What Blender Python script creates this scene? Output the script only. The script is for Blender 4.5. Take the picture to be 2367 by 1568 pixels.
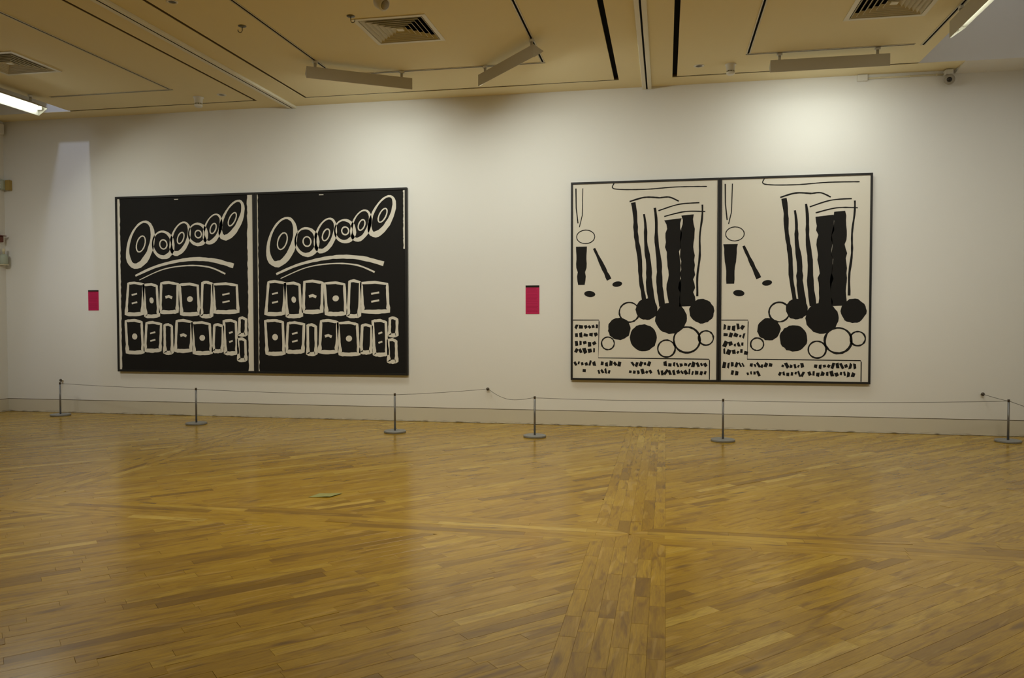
import bpy, math, random
from mathutils import Vector, Matrix
random.seed(7)
for o in list(bpy.data.objects): bpy.data.objects.remove(o, do_unlink=True)
scene = bpy.context.scene
COL = scene.collection

# ------------------------------------------------------------------ camera
FPX = 1836.0; YAW = 0.19073; PITCH = -0.03051; ROLL = -0.0011; DIST = 10.690; CAMZ = 1.5
fw = Vector((-math.sin(YAW)*math.cos(PITCH), math.cos(YAW)*math.cos(PITCH), math.sin(PITCH)))
rt = Vector((math.cos(YAW), math.sin(YAW), 0)); up = rt.cross(fw)
rt2 = rt*math.cos(ROLL) + up*math.sin(ROLL); up2 = up*math.cos(ROLL) - rt*math.sin(ROLL)
cam_data = bpy.data.cameras.new('camera'); cam = bpy.data.objects.new('camera', cam_data); COL.objects.link(cam)
cam_data.sensor_fit = 'HORIZONTAL'; cam_data.sensor_width = 36.0; cam_data.lens = 36.0*FPX/2367.0
cam_data.clip_start = 0.05; cam_data.clip_end = 100
m = Matrix((rt2, up2, -fw)).transposed().to_4x4(); m.translation = Vector((0, -DIST, CAMZ)); cam.matrix_world = m
scene.camera = cam

# ------------------------------------------------------------------ world, light, exposure
TUBE = 14.0            # radiance of the fluorescent tubes
WASH = 20.0            # watts of light out of each wall washer's mouth
SKY_L, SKY_R = 0.62, 0.52   # radiance of the skylight panes
PATCH_W = 30.0        # daylight through the left roof light
vs = scene.view_settings
vs.view_transform = 'Standard'; vs.look = 'None'; vs.gamma = 1.0; vs.use_curve_mapping = False; vs.exposure = 0.12
wd = bpy.data.worlds.new('world'); scene.world = wd; wd.use_nodes = True
wd.node_tree.nodes['Background'].inputs[0].default_value = (0.55, 0.65, 0.9, 1)
wd.node_tree.nodes['Background'].inputs[1].default_value = 0.3

def area(name, loc, target, sx, sy, power, color):
    d = bpy.data.lights.new(name, 'AREA'); d.shape = 'RECTANGLE'; d.size = sx; d.size_y = sy; d.energy = power; d.color = color
    o = bpy.data.objects.new(name, d); COL.objects.link(o); o.location = loc
    o.rotation_euler = (Vector(target)-Vector(loc)).to_track_quat('-Z', 'Y').to_euler()
    return o
area('daylight', (-8.62, -2.15, 6.3), (-9.1, 0, 2.6), 0.16, 0.16, PATCH_W, (0.62, 0.72, 1.0))
# unseen fill lights added above the frame: some shine down, some face the far wall
for gx in (-4.06, -1.44, 0.92):
    gl = area('fill_light', (gx, -5.3, 4.36), (gx, -4.8, 0.0), 1.3, 0.25, 27, (1.0, 0.93, 0.70))
    gl.data.spread = math.radians(125)
for gx, gw in ((-8.7, 6), (-6.46, 5), (-4.06, 5.5), (-1.44, 5.5), (0.92, 4.5), (2.8, 5.5)):
    gl = area('fill_light', (gx, -5.6, 4.36), (gx, 0.0, 1.75), 1.3, 0.25, gw, (1.0, 0.97, 0.84))
    gl.data.spread = math.radians(56)

# ------------------------------------------------------------------ materials
def mat(name, color, rough=0.5, metal=0.0, spec=0.5, emit=None, estr=0.0, noise=None):
    mm = bpy.data.materials.new(name); mm.use_nodes = True
    nt = mm.node_tree; b = nt.nodes['Principled BSDF']
    b.inputs['Base Color'].default_value = (*color, 1); b.inputs['Roughness'].default_value = rough
    b.inputs['Metallic'].default_value = metal; b.inputs['Specular IOR Level'].default_value = spec
    if emit:
        b.inputs['Emission Color'].default_value = (*emit, 1); b.inputs['Emission Strength'].default_value = estr
    if noise:                                  # (scale, amount, bump)
        tc = nt.nodes.new('ShaderNodeTexCoord'); n = nt.nodes.new('ShaderNodeTexNoise')
        n.inputs['Scale'].default_value = noise[0]; n.inputs['Detail'].default_value = 4
        nt.links.new(tc.outputs['Object'], n.inputs['Vector'])
        r = nt.nodes.new('ShaderNodeMapRange'); r.inputs['To Min'].default_value = 1-noise[1]; r.inputs['To Max'].default_value = 1+noise[1]
        nt.links.new(n.outputs['Fac'], r.inputs['Value'])
        mx = nt.nodes.new('ShaderNodeVectorMath'); mx.operation = 'SCALE'; mx.inputs[0].default_value = color
        nt.links.new(r.outputs[0], mx.inputs['Scale']); nt.links.new(mx.outputs[0], b.inputs['Base Color'])
        if noise[2]:
            bp = nt.nodes.new('ShaderNodeBump'); bp.inputs['Strength'].default_value = noise[2]; bp.inputs['Distance'].default_value = 0.002
            nt.links.new(n.outputs['Fac'], bp.inputs['Height']); nt.links.new(bp.outputs[0], b.inputs['Normal'])
    return mm
M = {}
M['wall'] = mat('wall_paint', (0.80, 0.785, 0.745), 0.75, spec=0.25, noise=(60, 0.012, 0.05))
M['ceil'] = mat('ceiling_paint', (0.86, 0.76, 0.49), 0.8, spec=0.2, noise=(40, 0.01, 0.04))
M['gap'] = mat('gap_dark', (0.085, 0.060, 0.022), 0.9, spec=0.1, noise=(30, 0.05, 0))  # dark fill; on ceiling and baseboard it paints in the gaps' shade
M['black'] = mat('void_black', (0.006, 0.006, 0.006), 0.9, spec=0.05, noise=(20, 0.1, 0))
M['rail'] = mat('rail_cream', (0.78, 0.75, 0.62), 0.45, noise=(30, 0.02, 0))
M['metal'] = mat('stanchion_steel', (0.20, 0.195, 0.19), 0.38, metal=0.55, noise=(80, 0.08, 0))
M['base_metal'] = mat('stanchion_base_grey', (0.27, 0.27, 0.265), 0.5, metal=0.2, noise=(60, 0.06, 0))
M['cord'] = mat('cord_grey', (0.12, 0.11, 0.09), 0.8, noise=(200, 0.1, 0))
M['knob'] = mat('knob_dark', (0.10, 0.08, 0.06), 0.4, metal=0.6, noise=(90, 0.1, 0))
M['frame'] = mat('frame_black', (0.012, 0.011, 0.010), 0.5, spec=0.35, noise=(50, 0.1, 0))
M['ink'] = mat('ink_black', (0.010, 0.009, 0.008), 0.7, spec=0.2, noise=(300, 0.15, 0.05))
M['bone'] = mat('canvas_offwhite', (0.74, 0.70, 0.61), 0.8, spec=0.15, noise=(300, 0.03, 0.05))
M['pink'] = mat('label_pink', (0.50, 0.012, 0.085), 0.6, spec=0.3, noise=(90, 0.06, 0))
M['pinkdark'] = mat('label_print', (0.30, 0.008, 0.05), 0.7, spec=0.2, noise=(150, 0.3, 0))
M['labeltop'] = mat('label_header', (0.02, 0.012, 0.008), 0.7, spec=0.2, noise=(90, 0.1, 0))
M['white'] = mat('plastic_white', (0.74, 0.72, 0.66), 0.45, noise=(60, 0.02, 0))
M['cream'] = mat('plastic_cream', (0.72, 0.66, 0.47), 0.5, noise=(60, 0.02, 0))
M['fixture'] = mat('fixture_grey', (0.50, 0.47, 0.38), 0.5, noise=(60, 0.02, 0))
M['reflector'] = mat('reflector_white', (0.85, 0.85, 0.80), 0.35, noise=(40, 0.03, 0.3))
M['tube'] = mat('fluorescent_tube', (0.9, 0.9, 0.85), 0.4, emit=(0.95, 1.0, 0.92), estr=TUBE, noise=(5, 0.01, 0))
M['tubecool'] = mat('fluorescent_tube_cool', (0.9, 0.9, 0.85), 0.4, emit=(0.93, 1.0, 0.90), estr=TUBE*0.7, noise=(5, 0.01, 0))
M['alu'] = mat('track_aluminium', (0.62, 0.57, 0.42), 0.45, metal=0.0, noise=(50, 0.03, 0))
M['steel'] = mat('hook_steel', (0.16, 0.15, 0.12), 0.4, metal=0.7, noise=(70, 0.1, 0))
M['lens'] = mat('lens_dark', (0.02, 0.016, 0.014), 0.2, noise=(70, 0.1, 0))
M['camgrey'] = mat('camera_grey', (0.34, 0.31, 0.25), 0.4, noise=(60, 0.05, 0))
M['vent'] = mat('vent_cream', (0.66, 0.61, 0.46), 0.5, noise=(50, 0.02, 0))
M['yellow'] = mat('box_yellow', (0.42, 0.30, 0.08), 0.6, noise=(60, 0.05, 0))
M['red'] = mat('bracket_redbrown', (0.16, 0.045, 0.025), 0.5, noise=(60, 0.1, 0))
M['mint'] = mat('canister_mint', (0.42, 0.47, 0.38), 0.5, noise=(60, 0.05, 0))
M['paper'] = mat('paper_green', (0.32, 0.32, 0.13), 0.8, spec=0.2, noise=(40, 0.08, 0.1))
M['skyL'] = mat('skylight_pane', (0.5, 0.55, 0.6), 0.3, emit=(0.62, 0.74, 1.0), estr=SKY_L, noise=(3, 0.02, 0))
M['skyR'] = mat('skylight_pane_dim', (0.5, 0.55, 0.6), 0.3, emit=(0.72, 0.76, 0.9), estr=SKY_R, noise=(3, 0.02, 0))

# baseboard paint with scuffs along its foot
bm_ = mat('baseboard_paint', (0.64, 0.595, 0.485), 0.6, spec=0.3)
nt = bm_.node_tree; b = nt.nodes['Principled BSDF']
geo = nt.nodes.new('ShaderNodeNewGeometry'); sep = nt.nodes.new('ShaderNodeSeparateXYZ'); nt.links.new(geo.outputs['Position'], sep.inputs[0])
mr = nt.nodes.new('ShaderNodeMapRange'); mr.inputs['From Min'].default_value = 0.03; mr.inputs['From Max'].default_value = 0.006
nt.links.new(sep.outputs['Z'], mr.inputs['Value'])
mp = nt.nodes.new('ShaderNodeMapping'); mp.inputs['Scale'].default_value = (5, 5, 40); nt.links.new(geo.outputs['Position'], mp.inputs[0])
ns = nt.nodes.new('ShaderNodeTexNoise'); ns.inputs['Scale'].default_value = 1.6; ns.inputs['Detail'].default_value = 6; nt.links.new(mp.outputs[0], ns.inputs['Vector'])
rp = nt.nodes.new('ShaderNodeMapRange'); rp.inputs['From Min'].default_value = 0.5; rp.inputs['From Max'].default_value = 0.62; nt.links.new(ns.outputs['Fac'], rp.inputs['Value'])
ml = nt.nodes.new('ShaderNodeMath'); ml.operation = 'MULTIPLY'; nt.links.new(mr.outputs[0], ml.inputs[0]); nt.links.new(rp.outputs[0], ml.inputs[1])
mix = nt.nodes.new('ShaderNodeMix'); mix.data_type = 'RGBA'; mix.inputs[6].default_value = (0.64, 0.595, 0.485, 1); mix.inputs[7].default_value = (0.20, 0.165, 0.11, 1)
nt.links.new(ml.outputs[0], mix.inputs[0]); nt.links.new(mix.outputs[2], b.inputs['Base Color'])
M['base'] = bm_

# oak planks: tone attribute per plank, UV in metres along / across the grain
def oak():
    mm = bpy.data.materials.new('oak_plank'); mm.use_nodes = True; nt = mm.node_tree; b = nt.nodes['Principled BSDF']
    N = nt.nodes.new; L = nt.links.new
    uv = N('ShaderNodeUVMap'); uv.uv_map = 'UVMap'
    at = N('ShaderNodeAttribute'); at.attribute_name = 'tone'
    def mapped(sx, sy):
        mp = N('ShaderNodeMapping'); mp.inputs['Scale'].default_value = (sx, sy, 1); L(uv.outputs[0], mp.inputs[0]); return mp.outputs[0]
    def noise(v, scale, detail=4, dist=0.0, rough=0.55):
        n = N('ShaderNodeTexNoise'); n.inputs['Scale'].default_value = scale; n.inputs['Detail'].default_value = detail
        n.inputs['Distortion'].default_value = dist; n.inputs['Roughness'].default_value = rough; L(v, n.inputs['Vector']); return n.outputs['Fac']
    def rng(v, a, b_, c=0.0, d=1.0):
        r = N('ShaderNodeMapRange'); r.inputs['From Min'].default_value = a; r.inputs['From Max'].default_value = b_
        r.inputs['To Min'].default_value = c; r.inputs['To Max'].default_value = d; L(v, r.inputs['Value']); return r.outputs[0]
    def mixc(f, c1, c2, kind='MIX'):
        x = N('ShaderNodeMix'); x.data_type = 'RGBA'; x.blend_type = kind
        L(f, x.inputs[0]) if not isinstance(f, float) else setattr(x.inputs[0], 'default_value', f)
        for i, c in ((6, c1), (7, c2)):
            if isinstance(c, tuple): x.inputs[i].default_value = (*c, 1)
            else: L(c, x.inputs[i])
        return x.outputs[2]
    cr = N('ShaderNodeValToRGB'); L(at.outputs['Fac'], cr.inputs[0])
    e = cr.color_ramp.elements
    stops = [(0.0, (0.25, 0.140, 0.009)), (0.15, (0.37, 0.215, 0.011)), (0.5, (0.45, 0.270, 0.014)), (0.8, (0.50, 0.31, 0.018)), (0.93, (0.58, 0.39, 0.050)), (1.0, (0.66, 0.47, 0.10))]
    e[0].position, e[0].color = stops[0][0], (*stops[0][1], 1); e[1].position, e[1].color = stops[-1][0], (*stops[-1][1], 1)
    for p, c in stops[1:-1]:
        q = e.new(p); q.color = (*c, 1)
    col = cr.outputs[0]
    fine = noise(mapped(4, 60), 2.2, 5, 0.6)
    col = mixc(rng(fine, 0.38, 0.72, 0.0, 0.55), col, (0.22, 0.105, 0.009))
    broad = noise(mapped(1.6, 9), 1.5, 3, 1.2)
    col = mixc(rng(broad, 0.50, 0.72, 0.0, 0.75), col, (0.19, 0.095, 0.012))
    pale = noise(mapped(0.9, 7), 1.3, 3, 1.5)
    col = mixc(rng(pale, 0.58, 0.66, 0.0, 0.38), col, (0.62, 0.41, 0.10))
    vo = N('ShaderNodeTexVoronoi'); vo.inputs['Scale'].default_value = 1.0; L(mapped(2.4, 9.0), vo.inputs['Vector'])
    kd = noise(mapped(6, 24), 1.5, 3, 0.5)
    ad = N('ShaderNodeMath'); ad.operation = 'MULTIPLY_ADD'; ad.inputs[1].default_value = 0.16; L(kd, ad.inputs[0]); L(vo.outputs['Distance'], ad.inputs[2])
    wn = N('ShaderNodeTexWhiteNoise'); wn.noise_dimensions = '3D'; L(vo.outputs['Color'], wn.inputs['Vector'])
    gate = rng(wn.outputs['Value'], 0.63, 0.67)
    kn = N('ShaderNodeMath'); kn.operation = 'MULTIPLY'; L(rng(ad.outputs[0], 0.34, 0.13, 0.0, 0.8), kn.inputs[0]); L(gate, kn.inputs[1])
    col = mixc(kn.outputs[0], col, (0.15, 0.078, 0.016))
    L(col, b.inputs['Base Color'])
    L(rng(fine, 0.3, 0.7, 0.20, 0.27), b.inputs['Roughness'])
    b.inputs['Specular IOR Level'].default_value = 0.45
    bp = N('ShaderNodeBump'); bp.inputs['Strength'].default_value = 0.06; bp.inputs['Distance'].default_value = 0.001; L(fine, bp.inputs['Height']); L(bp.outputs[0], b.inputs['Normal'])
    return mm
M['oak'] = oak()

# ------------------------------------------------------------------ helpers
class MB:
    def __init__(s): s.v = []; s.f = []; s.smooth = []
    def face(s, pts, sm=False):
        i = len(s.v); s.v += [tuple(p) for p in pts]; s.f.append(list(range(i, i+len(pts)))); s.smooth.append(sm)
    def raw(s, vs, fs, sm=False):
        i = len(s.v); s.v += [tuple(p) for p in vs]; s.f += [[i+k for k in f] for f in fs]; s.smooth += [sm]*len(fs)
    def box(s, x0, x1, y0, y1, z0, z1, bev=0.0):
        if bev <= 0:
            v = [(x0,y0,z0),(x1,y0,z0),(x1,y1,z0),(x0,y1,z0),(x0,y0,z1),(x1,y0,z1),(x1,y1,z1),(x0,y1,z1)]
            s.raw(v, [(3,2,1,0),(4,5,6,7),(0,1,5,4),(1,2,6,5),(2,3,7,6),(3,0,4,7)])
        else:
            b = bev; P = []
            for sx, x in ((1,x0),(-1,x1)):
                for sy, y in ((1,y0),(-1,y1)):
                    for sz, z in ((1,z0),(-1,z1)):
                        P += [(x, y+sy*b, z+sz*b), (x+sx*b, y, z+sz*b), (x+sx*b, y+sy*b, z)]
            import bmesh
            bmm = bmesh.new()
            for p in P: bmm.verts.new(p)
            bmesh.ops.convex_hull(bmm, input=bmm.verts)
            bmm.verts.index_update(); s.raw([v.co[:] for v in bmm.verts], [[v.index for v in f.verts] for f in bmm.faces]); bmm.free()
        return s
    def lathe(s, prof, axis_o=(0,0,0), rot=None, n=24, sm=True):
        # prof: list of (r, z); closed at both ends if r==0
        o = Vector(axis_o); R = rot or Matrix.Identity(3); i0 = len(s.v); rings = []
        for r, z in prof:
            if r < 1e-6:
                rings.append([len(s.v)]); s.v.append(tuple(o + R @ Vector((0,0,z))))
            else:
                ring = []
                for k in range(n):
                    a = 2*math.pi*k/n; ring.append(len(s.v)); s.v.append(tuple(o + R @ Vector((r*math.cos(a), r*math.sin(a), z))))
                rings.append(ring)
        for a, b_ in zip(rings, rings[1:]):
            for k in range(n):
                k2 = (k+1) % n
                if len(a) == 1 and len(b_) == 1: continue
                if len(a) == 1: s.f.append([a[0], b_[k2], b_[k]])
                elif len(b_) == 1: s.f.append([a[k], a[k2], b_[0]])
                else: s.f.append([a[k], a[k2], b_[k2], b_[k]])
                s.smooth.append(sm)
        return s
    def tube(s, pts, r, n=8, sm=True):
        pts = [Vector(p) for p in pts]; rings = []
        for i, p in enumerate(pts):
            t = (pts[min(i+1, len(pts)-1)] - pts[max(i-1, 0)]).normalized()
            a = Vector((0,0,1)) if abs(t.z) < 0.9 else Vector((1,0,0))
            u = t.cross(a).normalized(); w = t.cross(u)
            ring = []
            for k in range(n):
                an = 2*math.pi*k/n; ring.append(len(s.v)); s.v.append(tuple(p + r*(u*math.cos(an) + w*math.sin(an))))
            rings.append(ring)
        for a, b_ in zip(rings, rings[1:]):
            for k in range(n):
                k2 = (k+1) % n; s.f.append([a[k], b_[k], b_[k2], a[k2]]); s.smooth.append(sm)
        s.f.append(rings[0][:]); s.f.append(rings[-1][::-1]); s.smooth += [False, False]
        return s
    def prism(s, poly, h0, h1, fn):
        # poly: 2-D outline; fn(u, v, h) -> 3-D point
        n = len(poly); i = len(s.v)
        s.v += [tuple(fn(u, v, h0)) for u, v in poly] + [tuple(fn(u, v, h1)) for u, v in poly]
        s.f.append([i+k for k in range(n)][::-1]); s.f.append([i+n+k for k in range(n)])
        for k in range(n):
            k2 = (k+1) % n; s.f.append([i+k, i+k2, i+n+k2, i+n+k])
        s.smooth += [False]*(n+2)
        return s
    def build(s, name, material, parent=None, fix=True):
        me = bpy.data.meshes.new(name); me.from_pydata(s.v, [], s.f); me.materials.append(material)
        for p, sm in zip(me.polygons, s.smooth): p.use_smooth = sm
        if fix:
            import bmesh
            bmm = bmesh.new(); bmm.from_mesh(me); bmesh.ops.recalc_face_normals(bmm, faces=bmm.faces); bmm.to_mesh(me); bmm.free()
        me.update()
        o = bpy.data.objects.new(name, me); COL.objects.link(o)
        if parent: o.parent = parent
        return o
def tag(o, label, cat, group=None):
    o['label'] = label; o['category'] = cat
    if group: o['group'] = group
    return o
def thing(name, label, cat, loc=(0,0,0), rz=0.0, group=None):
    o = bpy.data.objects.new(name, None); COL.objects.link(o); o.location = loc; o.rotation_euler = (0,0,rz); o.empty_display_size = 0.1
    return tag(o, label, cat, group)
def struct(o): o['kind'] = 'structure'; return o
def copy_thing(root, loc, rz, label, group=None):
    r = root.copy(); COL.objects.link(r); r.location = loc; r.rotation_euler = (0,0,rz); r['label'] = label
    if group: r['group'] = group
    for ch in list(root.children):
        c = ch.copy(); COL.objects.link(c); c.parent = r
        for g in list(ch.children):
            d = g.copy(); COL.objects.link(d); d.parent = c
    return r

# ------------------------------------------------------------------ dimensions
XL, XR = -10.10, 4.58          # side walls
YB = -14.5                     # wall behind the camera
ZC = 4.496                     # ceiling underside
GY = -0.36                     # groove along the wall
CL, CR = -8.60, 2.95           # edges of the flat ceiling: the light wells lie beyond
BBH = 0.194                    # baseboard height
ZT = 6.45                      # top of the light wells

# ------------------------------------------------------------------ walls and baseboards
w = MB(); w.box(XL-0.2, XR+0.2, 0.0, 0.2, BBH+0.008, ZT); w.box(XL-0.2, XR+0.2, 0.014, 0.2, -0.05, BBH+0.008)
wall_back = struct(w.build('wall_back', M['wall'])); wall_back['label'] = 'long white gallery wall behind the two framed works'
w = MB(); w.box(XL-0.2, XL, YB, 0.0, BBH+0.008, ZT); w.box(XL-0.2, XL-0.014, YB, 0.0, -0.05, BBH+0.008); struct(w.build('wall_left', M['wall']))
struct(MB().box(XR, XR+0.2, YB, 0.0, -0.05, ZT).build('wall_right', M['wall']))
struct(MB().box(XL-0.2, XR+0.2, YB-0.2, YB, -0.05, ZT).build('wall_front', M['wall']))
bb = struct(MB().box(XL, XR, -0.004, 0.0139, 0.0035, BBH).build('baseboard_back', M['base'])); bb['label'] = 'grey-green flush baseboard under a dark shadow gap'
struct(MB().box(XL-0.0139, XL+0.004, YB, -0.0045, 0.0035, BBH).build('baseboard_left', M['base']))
struct(MB().box(XL-0.013, XR, 0.0005, 0.0135, BBH, BBH+0.0078).build('gap_shade_back', M['gap']))  # dark strip painting in the shade of the gap above the baseboard
struct(MB().box(XL-0.0135, XL-0.0005, YB, -0.001, BBH, BBH+0.0078).build('gap_shade_left', M['gap']))  # same painted-in gap shade along the left wall
# splayed end of the wall head at the right: the wall runs up to the well there
wd_ = MB(); wd_.prism([(-0.0006, ZC-0.045), (-0.0006, ZC+0.0056), (GY, ZC+0.0056), (GY, ZC)], 3.4705, XR-0.001, lambda u, v, h: (h, u, v))
struct(wd_.build('trim_3', M['wall']))

# ------------------------------------------------------------------ ceiling
def slab(x0, x1, y0, y1, z0, z1, holes=()):
    xs = sorted({x0, x1, *[h[0] for h in holes], *[h[1] for h in holes]}); ys = sorted({y0, y1, *[h[2] for h in holes], *[h[3] for h in holes]})
    inh = lambda cx, cy: any(h[0] < cx < h[1] and h[2] < cy < h[3] for h in holes)
    b = MB()
    for i in range(len(xs)-1):
        for j in range(len(ys)-1):
            if not inh((xs[i]+xs[i+1])/2, (ys[j]+ys[j+1])/2): b.box(xs[i], xs[i+1], ys[j], ys[j+1], z0, z1)
    return b
VENTS = [(-2.75, -2.62), (-7.675, -2.45), (2.15, -2.39)]; VS = 0.385
holes = [(x-VS+0.045, x+VS-0.045, y-VS+0.045, y+VS-0.045) for x, y in VENTS]
SLOTS = [(-0.655, -0.598), (0.072, 0.128)]
ceiling = struct(slab(CL, CR, YB, GY-0.0005, ZC+0.006, ZC+0.05, holes + [(a, b_, YB, GY-0.046) for a, b_ in SLOTS]).build('ceiling', M['gap']))  # backing coloured dark to stand for the shade in the grooves
ceiling['label'] = 'cream panelled ceiling with shadow gaps'
def panel(name, x0, x1, y0, y1, hl=()):
    return slab(x0, x1, y0, y1, ZC, ZC+0.0058, hl).build(name, M['ceil'], ceiling)
TR = 0.008
BAYS = [(CL, -5.659), (-4.863, -0.656), (0.129, CR)]
panel('ceiling_panel', -5.617, -4.906, YB, GY-0.0006)
panel('ceiling_panel', XL, 3.47, GY, -0.0005)                # bands that carry the rails
panel('ceiling_panel', -0.598, 0.072, YB, GY-0.0006)
for (a, b_), h in zip(BAYS, (holes[1], holes[0], holes[2])):
    panel('ceiling_panel', a, b_, YB, GY-0.042, [h])
# bulkhead: soffit strip along the wall and far face of the wells
MB().box(XL, XR, GY, -0.0005, ZC+0.006, ZT).build('bulkhead', M['wall'], ceiling)
MB().box(CL, CL+0.12, YB, GY-0.017, ZC+0.0501, ZT).build('well_side', M['ceil'], ceiling)
MB().box(CR-0.12, CR, YB, GY-0.017, ZC+0.0501, ZT).build('well_side', M['ceil'], ceiling)
for a, b_ in SLOTS:
    MB().box(a-0.02, b_+0.02, YB, GY-0.013, ZC+0.0501, ZC+0.08).build('air_slot', M['black'], ceiling)
    MB().box(a+0.0005, b_-0.0005, YB, GY-0.0465, ZC+0.03, ZC+0.049).build('air_slot_lining', M['black'], ceiling)
struct(MB().box(XL-0.2, XR+0.2, YB-0.2, 0.2, ZT+0.06, ZT+0.2).build('trim_4', M['wall']))       # roof
struct(MB().box(XL+0.02, CL-0.02, YB+3, GY-1.6, ZT-0.01, ZT+0.02).build('window_1', M['skyL']))
struct(MB().box(CR+0.02, XR-0.02, YB+3, GY-0.4, ZT-0.01, ZT+0.02).build('window_2', M['skyR']))
struct(MB().box(XL, -8.92, -2.2, GY-0.002, 5.0, 5.06).build('daylight_blocker', M['wall']))                 # unseen board added in the left well to shape the daylight patch

# rails (moving-wall tracks) on the bands
def ceiling_rail(x, label):
    t = thing('ceiling_rail', label, 'ceiling rail', (x, 0, ZC))
    for s in (-1, 1):
        b = MB()
        if s < 0: b.box(-0.060, -0.010, YB+0.01, -0.002, -0.034, -0.0002, 0.004)
        else: b.box(0.010, 0.060, YB+0.01, -0.002, -0.034, -0.0002, 0.004)
        b.build('flange', M['rail'], t)
    MB().box(-0.0099, 0.0099, YB+0.012, -0.004, -0.030, -0.0003).build('slot', M['black'], t)
    return t
ceiling_rail(-5.268, 'cream double-flange ceiling rail between the left fluorescent lamp and the middle bay')
ceiling_rail(-0.252, 'cream double-flange ceiling rail between the two black air slots')

# lighting tracks
def track(label, runs):
    t = thing('lighting_track', label, 'lighting track', (0, 0, ZC))
    for (x0, y0, x1, y1) in runs:
        vert = abs(x1-x0) < 1e-6
        for (o0, o1, z, mt, nm) in ((-0.024, -0.011, -0.006, 'alu', 'rail'), (0.011, 0.024, -0.006, 'alu', 'rail'), (-0.0109, 0.0109, -0.0015, 'black', 'slot')):
            b = MB()
            if vert: b.box(x0+o0, x0+o1, min(y0, y1), max(y0, y1), z, -0.0001)
            else: b.box(min(x0, x1), max(x0, x1), y0+o0, y0+o1, z, -0.0001)
            b.build(nm, M[mt], t)
    return t
track('recessed lighting track with a square corner in the left ceiling bay', [(-6.465, YB+1, -6.465, -1.125), (-8.3, -1.10, -6.441, -1.10)])
track('U-shaped lighting track carrying two grey wall washers in the middle ceiling bay', [(-4.06, YB+1, -4.06, -1.29), (-4.084, -1.265, -1.416, -1.265), (-1.44, YB+1, -1.44, -1.29)])
track('L-shaped lighting track carrying the level grey wall washer in the right bay', [(0.918, YB+1, 0.918, -1.135), (0.894, -1.11, 2.70, -1.11)])
track('short straight lighting track beside the right light well', [(2.795, YB+1, 2.795, -1.06)])

# ------------------------------------------------------------------ floor of oak planks
floor = struct(MB().box(XL-0.1, XR+0.1, YB-0.1, 0.1, -0.06, -0.0125).build('floor', M['gap']))
floor['label'] = 'polished oak floor of diagonal planks framed by straight plank strips'
PW = 0.0817
def clip(poly, a, b_):
    # keep the part left of edge a->b
    out = []; n = len(poly)
    f = lambda p: (b_[0]-a[0])*(p[1]-a[1]) - (b_[1]-a[1])*(p[0]-a[0])
    for i in range(n):
        p, q = poly[i], poly[(i+1) % n]; fp, fq = f(p), f(q)
        if fp >= 0: out.append(p)
        if (fp > 0 and fq < 0) or (fp < 0 and fq > 0):
            t = fp/(fp-fq); out.append((p[0]+t*(q[0]-p[0]), p[1]+t*(q[1]-p[1])))
    return out
def area2(p): return 0.5*sum(p[i][0]*p[(i+1) % len(p)][1]-p[(i+1) % len(p)][0]*p[i][1] for i in range(len(p)))
def inset(poly, d):
    out = poly
    for i in range(len(poly)):
        a, b_ = poly[i], poly[(i+1) % len(poly)]; dx, dy = b_[0]-a[0], b_[1]-a[1]; l = math.hypot(dx, dy)
        if l < 1e-6: continue
        nx, ny = -dy/l*d, dx/l*d
        out = clip(out, (a[0]+nx, a[1]+ny), (b_[0]+nx, b_[1]+ny))
        if len(out) < 3: return []
    return out
planks = []   # (polygon, direction)
def lay(region, ang, rng_len, phase=0.0):
    d = (math.cos(ang), math.sin(ang)); n = (-d[1], d[0])
    ss = [p[0]*d[0]+p[1]*d[1] for p in region]; ts = [p[0]*n[0]+p[1]*n[1] for p in region]
    t = min(ts) + phase
    while t < max(ts)-1e-4:
        s = min(ss) - random.uniform(0, rng_len[1])
        while s < max(ss):
            l = random.uniform(*rng_len)
            q = [(s, t), (s+l, t), (s+l, t+PW), (s, t+PW)]
            poly = [(a*d[0]+c*n[0], a*d[1]+c*n[1]) for a, c in q]
            for i in range(len(region)):
                poly = clip(poly, region[i], region[(i+1) % len(region)])
                if len(poly) < 3: break
            if len(poly) >= 3 and area2(poly) > 0.0006: planks.append((poly, d))
            s += l
        t += PW
XA, XB_, YS, HW = -5.258, -0.238, -5.245, PW*3
YF = -14.4
dirA = math.radians(45)
xs = [(XL+0.001, XA-HW), (XA+HW, XB_-HW), (XB_+HW, XR-0.001)]
for x0, x1 in xs:
    for y0, y1 in ((YF, YS-HW), (YS+HW, -0.0055)):
        lay([(x0, y0), (x1, y0), (x1, y1), (x0, y1)], dirA, (0.34, 1.15), random.uniform(-PW, 0))
for xc in (XA, XB_):
    lay([(xc-HW, YF), (xc+HW, YF), (xc+HW, YS-HW), (xc, YS), (xc-HW, YS-HW)], math.pi/2, (0.22, 0.62))
    lay([(xc-HW, YS+HW), (xc, YS), (xc+HW, YS+HW), (xc+HW, -0.0055), (xc-HW, -0.0055)], math.pi/2, (0.22, 0.62))
lay([(XL+0.001, YS-HW), (XA-HW, YS-HW), (XA, YS), (XA-HW, YS+HW), (XL+0.001, YS+HW)], 0.0, (0.4, 1.3))
lay([(XA, YS), (XA+HW, YS-HW), (XB_-HW, YS-HW), (XB_, YS), (XB_-HW, YS+HW), (XA+HW, YS+HW)], 0.0, (0.4, 1.3))
lay([(XB_, YS), (XB_+HW, YS-HW), (XR-0.001, YS-HW), (XR-0.001, YS+HW), (XB_+HW, YS+HW)], 0.0, (0.4, 1.3))

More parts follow.
